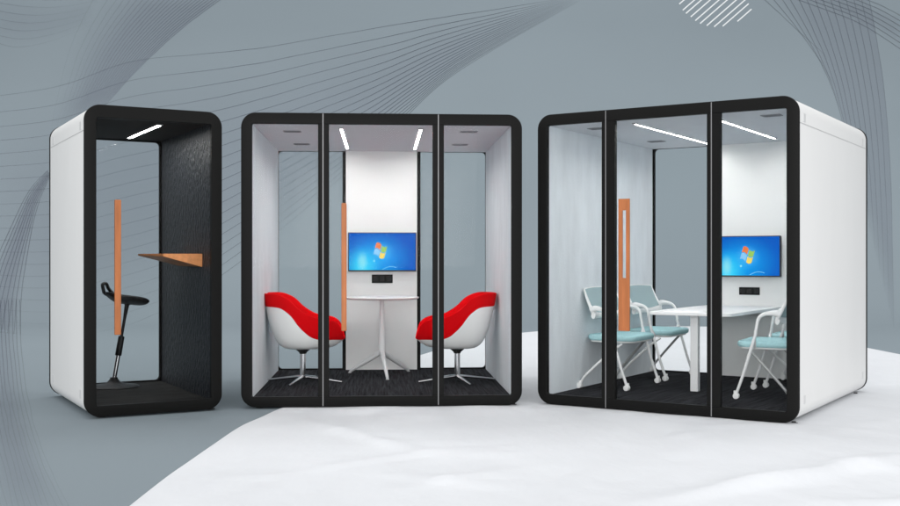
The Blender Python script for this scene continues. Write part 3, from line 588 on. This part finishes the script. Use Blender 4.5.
# slotted handle board
b = B(); x0, x1, z0, z1, s0, s1 = .742, .834, .632, 1.676, 1.05, 1.585
c0, c1 = .774, .806
for q in ((x0, c0, z0, z1), (c1, x1, z0, z1), (c0, c1, z0, s0), (c0, c1, s1, z1)):
    box(b, q[0], q[1], -.036, -.02, q[2], q[3])
bmesh.ops.remove_doubles(b, verts=b.verts[:], dist=1e-5)
h3 = obj('handle', b, M['wood'], p[1])
for z in (.75, 1.63):
    b = B(); tube(b, [(.788, -.021, z), (.788, .019, z)], .009, 12); obj('handle_post', b, M['silver'], h3)
back_panel(b3, .733, 1.47, W3, H3, D3, .105)
led(b3, .755, .27, 2.1, H3 - .0895, .019); led(b3, 1.415, .36, 1.95, H3 - .0895, .019)
for x, y in ((1.84, .36), (1.84, 1.6), (.40, 1.62), (.36, .4)): vent(b3, x, y, H3 - .0895)
socket(b3, .982, 1.18, .857, .93, D3 - .075)

# ------------------------------------------------------------------ wall monitors
def screen_mat():
    m = bpy.data.materials.new('desktop_wallpaper'); m.use_nodes = True
    nt = m.node_tree; b = nt.nodes['Principled BSDF']; N = nt.nodes.new; Lk = nt.links.new
    tc = N('ShaderNodeTexCoord')
    def blob(cx, cz, sx, sz):
        mp = N('ShaderNodeMapping'); mp.vector_type = 'TEXTURE'
        mp.inputs['Location'].default_value = (cx, 0, cz); mp.inputs['Scale'].default_value = (sx, 1, sz)
        Lk(tc.outputs['Object'], mp.inputs['Vector'])
        ln = N('ShaderNodeVectorMath'); ln.operation = 'LENGTH'; Lk(mp.outputs['Vector'], ln.inputs[0])
        mr = N('ShaderNodeMapRange'); mr.interpolation_type = 'SMOOTHSTEP'
        mr.inputs['From Min'].default_value = 1; mr.inputs['From Max'].default_value = 0
        Lk(ln.outputs['Value'], mr.inputs['Value'])
        return mr.outputs['Result']
    def mix(a, f, colr, amt):
        x = N('ShaderNodeMix'); x.data_type = 'RGBA'
        mm = N('ShaderNodeMath'); mm.operation = 'MULTIPLY'; mm.inputs[1].default_value = amt; Lk(f, mm.inputs[0])
        Lk(mm.outputs[0], x.inputs[0])
        if isinstance(a, tuple): x.inputs[6].default_value = a
        else: Lk(a, x.inputs[6])
        x.inputs[7].default_value = colr
        return x.outputs[2]
    c = mix(rgb(4, 92, 196), blob(-.06, -.06, .42, .30), rgb(6, 162, 244), 1)
    c = mix(c, blob(-.20, -.16, .22, .26), rgb(60, 220, 255), .95)
    c = mix(c, blob(-.20, -.10, .07, .13), rgb(150, 230, 240), .75)
    c = mix(c, blob(.0, .0, .14, .13), rgb(90, 190, 240), .65)
    c = mix(c, blob(.05, -.24, .30, .09), rgb(20, 190, 250), .8)
    Lk(c, b.inputs['Emission Color']); b.inputs['Emission Strength'].default_value = 1.0
    b.inputs['Base Color'].default_value = (.004, .004, .006, 1); b.inputs['Roughness'].default_value = .35
    b.inputs['Specular IOR Level'].default_value = .03; b.inputs['Roughness'].default_value = .6
    return m
M['screen'] = screen_mat()
M['lg_red'] = emit_mat('logo_orange', rgb(240, 120, 40), .9); M['lg_green'] = emit_mat('logo_green', rgb(150, 205, 80), .9)
M['lg_blue'] = emit_mat('logo_pale_blue', rgb(130, 200, 245), .95); M['lg_yellow'] = emit_mat('logo_yellow', rgb(245, 215, 80), .95)
M['streak'] = emit_mat('pale_streak', rgb(130, 225, 250), .95)
for k in ('lg_red', 'lg_green', 'lg_blue', 'lg_yellow', 'streak'): M[k].node_tree.nodes['Principled BSDF'].inputs['Base Color'].default_value = (.02, .02, .02, 1)

def make_monitor(label, booth, x, z, y, w, h, lx):
    """origin at the middle of the screen; booth-local placement turned into world placement"""
    mw = Matrix.Translation(booth.location) @ Matrix.Rotation(booth.rotation_euler.z, 4, 'Z')
    t = thing('wall_monitor', label, 'monitor', mw @ Vector((x, y, z)), booth.rotation_euler.z, 'wall monitors')
    b = B(); box(b, -w / 2, w / 2, -.004, .032, -h / 2, h / 2, .004); obj('casing', b, M['rubber'], t)
    b = B(); box(b, -.12, .12, .0325, .064, -.09, .09, .004); obj('wall_bracket', b, M['black'], t)
    b = B(); box(b, -w / 2 + .009, w / 2 - .009, -.0065, -.0045, -h / 2 + .012, h / 2 - .008); s = obj('screen', b, M['screen'], t)
    # four-pane waving flag
    b = B(); n = 10
    for (qx, qz, mi) in ((0, 1, 0), (1, 1, 1), (0, 0, 2), (1, 0, 3)):
        g_ = [[None] * (n + 1) for _ in range(n + 1)]
        for i in range(n + 1):
            for j in range(n + 1):
                u = -.5 + (qx + .06 + .88 * i / n) * .5; v = -.5 + (qz + .06 + .88 * j / n) * .5
                X = u * .118 + v * .035; Z = v * .125 + .016 * sin((u + .5) * 2 * pi + .2) - u * .03
                g_[i][j] = b.verts.new((lx + X, -.0085, Z + .012))
        for i in range(n):
            for j in range(n):
                f = b.faces.new((g_[i][j], g_[i + 1][j], g_[i + 1][j + 1], g_[i][j + 1])); f.material_index = mi
    obj('logo', b, [M['lg_red'], M['lg_green'], M['lg_blue'], M['lg_yellow']], s)
    b = B()
    ps_ = [(lx + .02 + .012 * k, -.008, -h / 2 + .018 + .030 * sin(k / 12 * pi * .8)) for k in range(13)]
    for k in range(12):
        (xa, ya, za), (xb, yb, zb) = ps_[k], ps_[k + 1]; wd = .0025
        b.faces.new([b.verts.new(q) for q in ((xa, ya, za - wd), (xb, yb, zb - wd), (xb, yb, zb + wd), (xa, ya, za + wd))])
    obj('light_streak', b, M['streak'], s); b = B()
    c = [b.verts.new((lx - .062 + .011 * cos(a * pi / 8), -.008, -.092 + .011 * sin(a * pi / 8))) for a in range(16)]
    b.faces.new(c)
    obj('light_dot', b, M['streak'], s)
    return t
make_monitor('wide monitor showing a blue desktop, on the white panel above the round table', b2, 1.1385, 1.272, D2 - .141, .69, .392, -.02)
make_monitor('blue desktop screen hung in the large booth, above the long white table', b3, 1.083, 1.225, D3 - .141, .62, .388, .0)

# ------------------------------------------------------------------ furniture
def place(t, booth, x, y, z=FL, rot=0):
    mw = Matrix.Translation(booth.location) @ Matrix.Rotation(booth.rotation_euler.z, 4, 'Z')
    t.location = mw @ Vector((x, y, z)); t.rotation_euler = (0, 0, booth.rotation_euler.z + rot)
    return t

# --- leaning stool
def make_stool():
    t = thing('leaning_stool', 'black saddle stool on a tilted chrome pole standing in the narrow booth', 'stool')
    b = B(); lathe(b, [(.0, .0), (.215, .0), (.218, .006), (.205, .014), (.12, .024), (.06, .04), (.036, .07), (.03, .085)], 48, cap0=False)
    bmesh.ops.remove_doubles(b, verts=b.verts[:], dist=1e-5)
    obj('base', b, M['stool_black'], t, True)
    P0, P1 = Vector((0, 0, .06)), Vector((.115, 0, .735))
    at = lambda z: P0 + (P1 - P0) * ((z - P0.z) / (P1.z - P0.z))
    b = B(); tube(b, [at(.06), at(.30)], .0195, 24); obj('pole', b, M['chrome'], t, True)
    b = B(); tube(b, [at(.275), at(.28), at(.44), at(.446)], [.024, .0275, .0265, .022], 24); obj('sleeve', b, M['stool_black'], t, True)
    b = B(); tube(b, [at(.44), at(.6), at(.72), at(.745)], [.013, .013, .02, .06], 20); obj('neck', b, M['stool_black'], t, True)
    # saddle: wide at the back, narrow rounded nose, dished top
    b = B(); rings = []
    n = 24
    for i in range(25):
        u = i / 24; x = -.075 + .385 * u
        wd = .165 * (max(0, 1 - ((u - .42) / .58) ** 2) ** .5 if u > .42 else max(.001, 1 - ((.42 - u) / .43) ** 2.6) ** .5) * (1 - .35 * max(0, u - .4))
        wd = max(wd, .004)
        zc = .80 - .05 * u + .03 * max(0, .25 - u) * 4
        th = .044 * max(.12, (1 - (2 * u - 1) ** 4) ** .6)
        ring_ = []
        for k in range(n):
            a = 2 * pi * k / n
            zz = sin(a) * (th * .75 if sin(a) > 0 else th * (1.15 - .3 * abs(cos(a))))
            ring_.append((x, wd * cos(a), zc + zz + .03 * (cos(a) ** 2 if sin(a) > -.2 else 0) * (wd / .16) * .6))
        rings.append(ring_)
    loft(b, rings); obj('saddle', b, M['stool_black'], t, True)
    b = B(); tube(b, [(-.03, 0, .80), (-.078, 0, .825), (-.092, 0, .865), (-.096, 0, .905), (-.068, 0, .912), (-.045, 0, .865), (-.01, 0, .825)], .0135, 14, resample=30, sy=3.2, up=(0, 0, 1))
    obj('grip', b, M['stool_black'], t, True)
    return t
place(make_stool(), b1, .495, 1.30, rot=0)

# --- round table
def make_round_table():
    t = thing('round_table', 'small round white table on a slim three legged pedestal', 'table')
    z = .832 - FL
    b = B(); R = .36
    lathe(b, [(.0, z - .022), (R - .03, z - .022), (R - .006, z - .012), (R, z - .005), (R - .002, z - .001), (R - .006, z), (0, z)], 72, cap0=False, cap1=False)
    bmesh.ops.remove_doubles(b, verts=b.verts[:], dist=1e-5); obj('tabletop', b, M['white_table'], t, True)
    b = B(); lathe(b, [(.0, .18), (.02, .185), (.033, .21), (.038, .24), (.033, .34), (.024, .55), (.021, z - .04), (.055, z - .03), (.06, z - .0225)], 32, cap0=False)
    bmesh.ops.remove_doubles(b, verts=b.verts[:], dist=1e-5); obj('pedestal', b, M['white_metal'], t, True)
    for dx, dy in ((-.318, .235), (.05, -.39), (.262, .335)):
        b = B(); e = Vector((dx, dy, 0))
        tube(b, [(0, 0, .235), e * .25 + Vector((0, 0, .175)), e * .93 + Vector((0, 0, .03)), e + Vector((0, 0, .012))], [.027, .024, .0145, .012], 16, up=(0, 0, 1))
        lg = obj('leg', b, M['white_metal'], t, True)
        b = B(); lathe(b, [(.015, .0), (.016, .005), (.012, .012)], 18, (dx, dy)); obj('foot_pad', b, M['grey_trim'], lg)
    return t
place(make_round_table(), b2, 1.137, 1.689)

# --- red and white tub chair (faces +x)
ZR = [(-.40, .885), (-.23, .885), (-.17, .868), (-.09, .83), (0, .735), (.06, .695), (.12, .675), (.235, .662), (.29, .645), (.335, .61), (.362, .54), (.378, .475), (.40, .465)]
ZS = [(-.40, .772), (-.25, .77), (-.17, .76), (-.08, .69), (.0, .575), (.075, .505), (.15, .475), (.40, .462)]
def make_tub_chair(label):
    t = thing('tub_chair', label, 'chair')
    N = 96; zb = .380
    se = lambda v, p: (abs(v) ** p) * (1 if v >= 0 else -1)
    # smoothed rim height round the plan
    rim, zr0 = [], []
    for k in range(N):
        a = 2 * pi * k / N
        x, y = .012 + .368 * se(cos(a), .78), .315 * se(sin(a), .82)
        rim.append((x, y)); zr0.append(interp(ZR, x))
    zr = zr0
    for _ in range(2): zr = [(zr[k - 1] + 2 * zr[k] + zr[(k + 1) % N]) / 4 for k in range(N)]
    def outer(k, w):
        q = w ** 3.85; x, y = rim[k]; a = 2 * pi * k / N
        return Vector((.06 * cos(a) + (x - .06 * cos(a)) * w, .06 * sin(a) + (y - .06 * sin(a)) * w, zb + (zr[k] - zb) * q)) - Vector((0, 0, FL))
    def seam_w(k):
        lo, hi = .2, 1.0
        if outer(k, 1).z + FL <= interp(ZS, rim[k][0]) + .012: return .985
        for _ in range(40):
            m_ = (lo + hi) / 2; p = outer(k, m_)
            if p.z + FL > interp(ZS, p.x): hi = m_
            else: lo = m_
        return min(hi, .985)
    sw = [seam_w(k) for k in range(N)]
    for _ in range(2): sw = [(sw[k - 1] + 2 * sw[k] + sw[(k + 1) % N]) / 4 for k in range(N)]
    b = B()
    rings = [[outer(k, sw[k] * (1 - i / 22)) for k in range(N)] for i in range(23)]
    loft(b, rings, cap0=False, cap1=True); 
    obj('shell', b, M['white_plastic'], t, True)
    # padded red cover: outside above the seam, over the rim, then the whole inside
    b = B(); rings = []
    def nrm(k, w):
        x, y = rim[k]; return Vector((x, y, 0)).normalized()
    for i in range(0, 13):
        f = i / 12
        rings.append([outer(k, sw[k] + (1 - sw[k]) * f) + nrm(k, 1) * (.004 * min(1, f * 6)) for k in range(N)])
    th = .024
    for i in range(1, 7):
        a = pi * i / 6
        rings.append([outer(k, 1) + nrm(k, 1) * (.004 - th / 2 * (1 - cos(a))) + Vector((0, 0, .006 * sin(a))) for k in range(N)])
    zi = .452
    for i in range(1, 20):
        w = 1 - i / 20; 
        ring_ = []
        for k in range(N):
            p = outer(k, 1) - nrm(k, 1) * th
            q = w ** 3.4
            ring_.append(Vector((.02 + (p.x - .02) * w, p.y * w, (zi - FL) + (p.z - (zi - FL)) * q)))
        rings.append(ring_)
    loft(b, rings, cap0=False, cap1=True)
    obj('upholstery', b, M['red'], t, True)
    b = B(); lathe(b, [(.03, .262), (.035, .275), (.075, .31), (.09, zb - FL + .006)], 32); obj('swivel', b, M['rubber'], t, True)
    b = B(); lathe(b, [(.026, .052), (.026, .262)], 28); obj('column', b, M['chrome'], t, True)
    base = B(); lathe(base, [(.03, .035), (.034, .042), (.034, .06), (.026, .066)], 28)
    base = obj('base', base, M['chrome'], t, True)
    for k in range(4):
        a = radians(-15 + 90 * k); d = Vector((cos(a), sin(a), 0))
        b = B(); tube(b, [d * .012 + Vector((0, 0, .055)), d * .18 + Vector((0, 0, .036)), d * .372 + Vector((0, 0, .0135))], [.0185, .0135, .009], 16, sx=.85)
        lg = obj('leg', b, M['chrome'], base, True)
        b = B(); lathe(b, [(.011, 0), (.012, .004), (.009, .012)], 16, (d.x * .36, d.y * .36)); 
        bmesh.ops.translate(b, verts=b.verts[:], vec=(0, 0, 0))
    return t, base
c1, base1 = make_tub_chair('red and white tub chair nearest the white felt wall, left of the round table')
place(c1, b2, .415, 1.13)
c2 = copy_tree(c1)
tag(c1, 'red and white tub chair facing right, left of the small round table', 'chair', 'red and white tub chairs')
tag(c2, 'red and white tub chair facing left, right of the small round table', 'chair', 'red and white tub chairs')
place(c2, b2, 1.826, 1.09, rot=pi)
for o in children(c2):
    if o.name.startswith('base'): o.rotation_euler.z = radians(30)

# --- long conference table
def make_conf_table():
    t = thing('conference_table', 'long white table with rounded corners reaching to the panel under the screen', 'table')
    z = .752 - FL
    b = B()
    pts = rrect(-.365, .365, -.17, 1.34, .055, 8)
    loops = []
    for d, zz in ((.004, z - .03), (0, z - .026), (0, z - .004), (.004, z)):
        loops.append([(p[0] * (1 - d / .365), p[1] - (d if p[1] > .5 else -d), zz) for p in pts])
    loft(b, loops); obj('tabletop', b, M['white_table'], t, True)
    b = B(); box(b, -.033, .033, -.03, .03, .0, z - .0305, .004); obj('leg', b, M['white_metal'], t)
    b = B(); box(b, -.30, .30, 1.30, 1.338, z - .09, z - .0305, .003); obj('wall_cleat', b, M['grey_metal'], t)
    return t
place(make_conf_table(), b3, 1.026, .925)

# --- conference chair on castors (faces +x)
def make_conf_chair():
    t = thing('conference_chair', 'white framed chair with a pale teal seat', 'chair')
    dz = FL
    hw = .35
    # seat pan and cushion
    def pad(x0, x1, w, z0, z1, r):
        b = B(); pts = rrect(x0, x1, -w, w, r, 8); cx_ = (x0 + x1) / 2
        loops = []
        for s_, f in ((.96, 0), (.995, .25), (1, .6), (.985, .85), (.94, .97), (.8, 1.0)):
            loops.append([(cx_ + (p[0] - cx_) * s_, p[1] * s_, z0 + (z1 - z0) * f - .02 * max(0, (p[0] - .12) / .14) ** 2) for p in pts])
        loft(b, loops); return b
    obj('seat', pad(-.27, .175, .285, .488 - dz, .537 - dz, .09), M['teal'], t, True)
    obj('seat_pan', pad(-.255, .155, .262, .468 - dz, .4885 - dz, .08), M['white_plastic'], t, True)
    # curved back: mesh in a white surround
    def backp(u, v):     # u -1..1 across, v 0..1 up
        w = .335 - .012 * v
        x = -.165 - .115 * v - .03 * (1 - u * u) + .02 * v * v
        return Vector((x, u * w, .725 + .222 * v - .012 * u * u * v - dz))
    b = B(); nu, nv = 20, 8
    for s_ in (0, 1):
        g_ = [[b.verts.new(backp(-1 + 2 * i / nu, j / nv) + Vector((.005 * s_, 0, 0))) for j in range(nv + 1)] for i in range(nu + 1)]
        for i in range(nu):
            for j in range(nv): b.faces.new((g_[i][j], g_[i + 1][j], g_[i + 1][j + 1], g_[i][j + 1]))
    obj('backrest', b, M['mesh'], t, True)
    b = B()
    rim_ = [backp(-1, 1 - k / 10) for k in range(11)] 
    low = [backp(-1 + 2 * k / 24, 0) + Vector((0, 0, -.012 - .01 * (1 - (-1 + 2 * k / 24) ** 4))) for k in range(25)]
    up_ = [backp(1, k / 10) for k in range(11)]
    for pth, r0 in ((rim_, .011), (up_[::-1], .011)):
        tube(b, pth, [r0 * (.75 + .8 * k / 10) for k in range(11)], 12, up=(1, 0, 0))
    tube(b, low, [.036 - .014 * (1 - ((k - 12) / 12) ** 2) for k in range(25)], 14, sx=1, sy=.55, up=(0, 0, 1))
    tube(b, [backp(-1 + 2 * k / 20, 1) for k in range(21)], .0065, 10, up=(1, 0, 0))
    obj('back_frame', b, M['white_plastic'], t, True)
    for s_ in (-1, 1):
        y = s_ * hw
        b = B()   # arm runs forward from the back, bends down and becomes the front leg
        tube(b, [(-.175, s_ * .325, .755 - dz), (-.15, s_ * .335, .768 - dz), (-.10, y * .985, .766 - dz), (-.05, y, .752 - dz), (-.018, y, .715 - dz), (-.005, y, .65 - dz), (.005, y, .605 - dz)],
             [.036, .031, .022, .0175, .0155, .0145, .014], 14, resample=36, sx=1.05, sy=.85, up=(0, s_, 0))
        obj('arm', b, M['white_plastic'], t, True)
        b = B()
        tube(b, [(-.002, y, .61 - dz), (.035, y, .49 - dz), (.10, y, .27 - dz), (.15, y, .125 - dz), (.16, y, .09 - dz), (.163, y, .055)], [.0125, .0125, .0122, .012, .012, .012], 14, resample=30)
        tube(b, [(.012, y * .99, .555 - dz), (.02, y * .8, .49 - dz), (.03, y * .6, .475 - dz)], .011, 10)
        lg = obj('leg', b, M['white_metal'], t, True)
        b = B(); castor(b, .163, y, s_); obj('castor', b, M['white_plastic'], lg, True)
        b = B(); yr = s_ * .38
        tube(b, [(.07, yr * .68, .462 - dz), (-.02, yr * .82, .385 - dz), (-.20, yr, .205 - dz), (-.255, yr, .135 - dz), (-.268, yr, .10 - dz), (-.27, yr, .055)], .0115, 14, resample=30)
        lg = obj('leg', b, M['white_metal' if s_ < 0 else 'grey_metal'], t, True)
        b = B(); castor(b, -.27, yr, s_); obj('castor', b, M['white_plastic'], lg, True)
    return t
def castor(b, x, y, s_):
    for o in (-.0135, .0135):
        rings = []
        for dy, r in ((-.009, .02), (-.008, .024), (.008, .024), (.009, .02)):
            rings.append([(x - .008 + r * cos(2 * pi * k / 20), y + o + dy, .0245 + r * sin(2 * pi * k / 20)) for k in range(20)])
        loft(b, rings)
    tube(b, [(x - .008, y - .02, .0245), (x - .008, y + .02, .0245)], .007, 10)
    tube(b, [(x, y, .045), (x, y, .066)], .013, 14)
q = make_conf_chair()
GC = 'teal and white conference chairs'
for k, (x, y, r, lab) in enumerate(((.372, .98, 0, 'teal seated chair nearest the glass, left of the long table behind the wooden handle'),
                                 (.372, 1.87, 0, 'teal seated chair facing right, farther back on the left side of the long table'),
                                 (1.60, .98, pi + .1, 'teal seated chair facing left, nearest the glass on the right of the long table'),
                                 (1.595, 1.86, pi + .06, 'mostly hidden teal chair at the back, right of the long table'))):
    o = q if k == 0 else copy_tree(q)
    place(o, b3, x, y, rot=r); tag(o, lab, 'chair', GC)
tag(b3, group='freestanding office booths')

# ------------------------------------------------------------------ light
w = bpy.data.worlds.new('World'); sc.world = w; w.use_nodes = True
nt = w.node_tree; bg = nt.nodes['Background']
tc = nt.nodes.new('ShaderNodeTexCoord')
dp = nt.nodes.new('ShaderNodeVectorMath'); dp.operation = 'DOT_PRODUCT'
dp.inputs[1].default_value = Vector((-.15, -.97, .12)).normalized()
nt.links.new(tc.outputs['Generated'], dp.inputs[0])
mr = nt.nodes.new('ShaderNodeMapRange'); mr.interpolation_type = 'SMOOTHSTEP'
mr.inputs['From Min'].default_value = -.6; mr.inputs['From Max'].default_value = 1
mr.inputs['To Min'].default_value = .60; mr.inputs['To Max'].default_value = 1.38
nt.links.new(dp.outputs['Value'], mr.inputs['Value'])
nt.links.new(mr.outputs['Result'], bg.inputs['Strength'])
bg.inputs['Color'].default_value = (1, 1, 1, 1)

def area(name, loc, target, size, power, color=(1, 1, 1)):
    l = bpy.data.lights.new(name, 'AREA'); l.shape = 'RECTANGLE'; l.size, l.size_y = size; l.energy = power; l.color = color
    o = bpy.data.objects.new(name, l); COL.objects.link(o); o.location = loc
    o.rotation_euler = (Vector(target) - Vector(loc)).to_track_quat('-Z', 'Y').to_euler()
    return o
area('added_grazing_fill', (8.5, .5, 5.5), (1, 8, 0), (3, 3), 130)  # added unseen lamp, grazes the white sheet so its creases show

area('added_front_fill', (-1.5, -6, 2.6), (-.3, 9, 1.1), (8, 3.2), 720)  # added unseen fill behind the camera, brightens the booth interiors
area('added_backdrop_fill', (0, 15, 13), (0, 16, 0), (26, 5), 1250)  # added unseen overhead fill for the floor and wall behind the booths

# ------------------------------------------------------------------ camera
cam = bpy.data.cameras.new('camera'); co = bpy.data.objects.new('camera', cam); COL.objects.link(co)
co.location = (0, 0, 1.2); co.rotation_euler = (pi / 2, 0, 0)
cam.sensor_width = 36; cam.lens = 1081.2 / 900 * 36; cam.shift_y = 6 / 900; cam.clip_end = 200
sc.camera = co
sc.view_settings.view_transform = 'Standard'; sc.view_settings.look = 'None'; sc.view_settings.exposure = 0
sc.render.engine = 'CYCLES'
sc.cycles.transparent_max_bounces = 32
sc.cycles.max_bounces = 10; sc.cycles.diffuse_bounces = 5
sc.cycles.use_denoising = True
sc.render.film_transparent = False
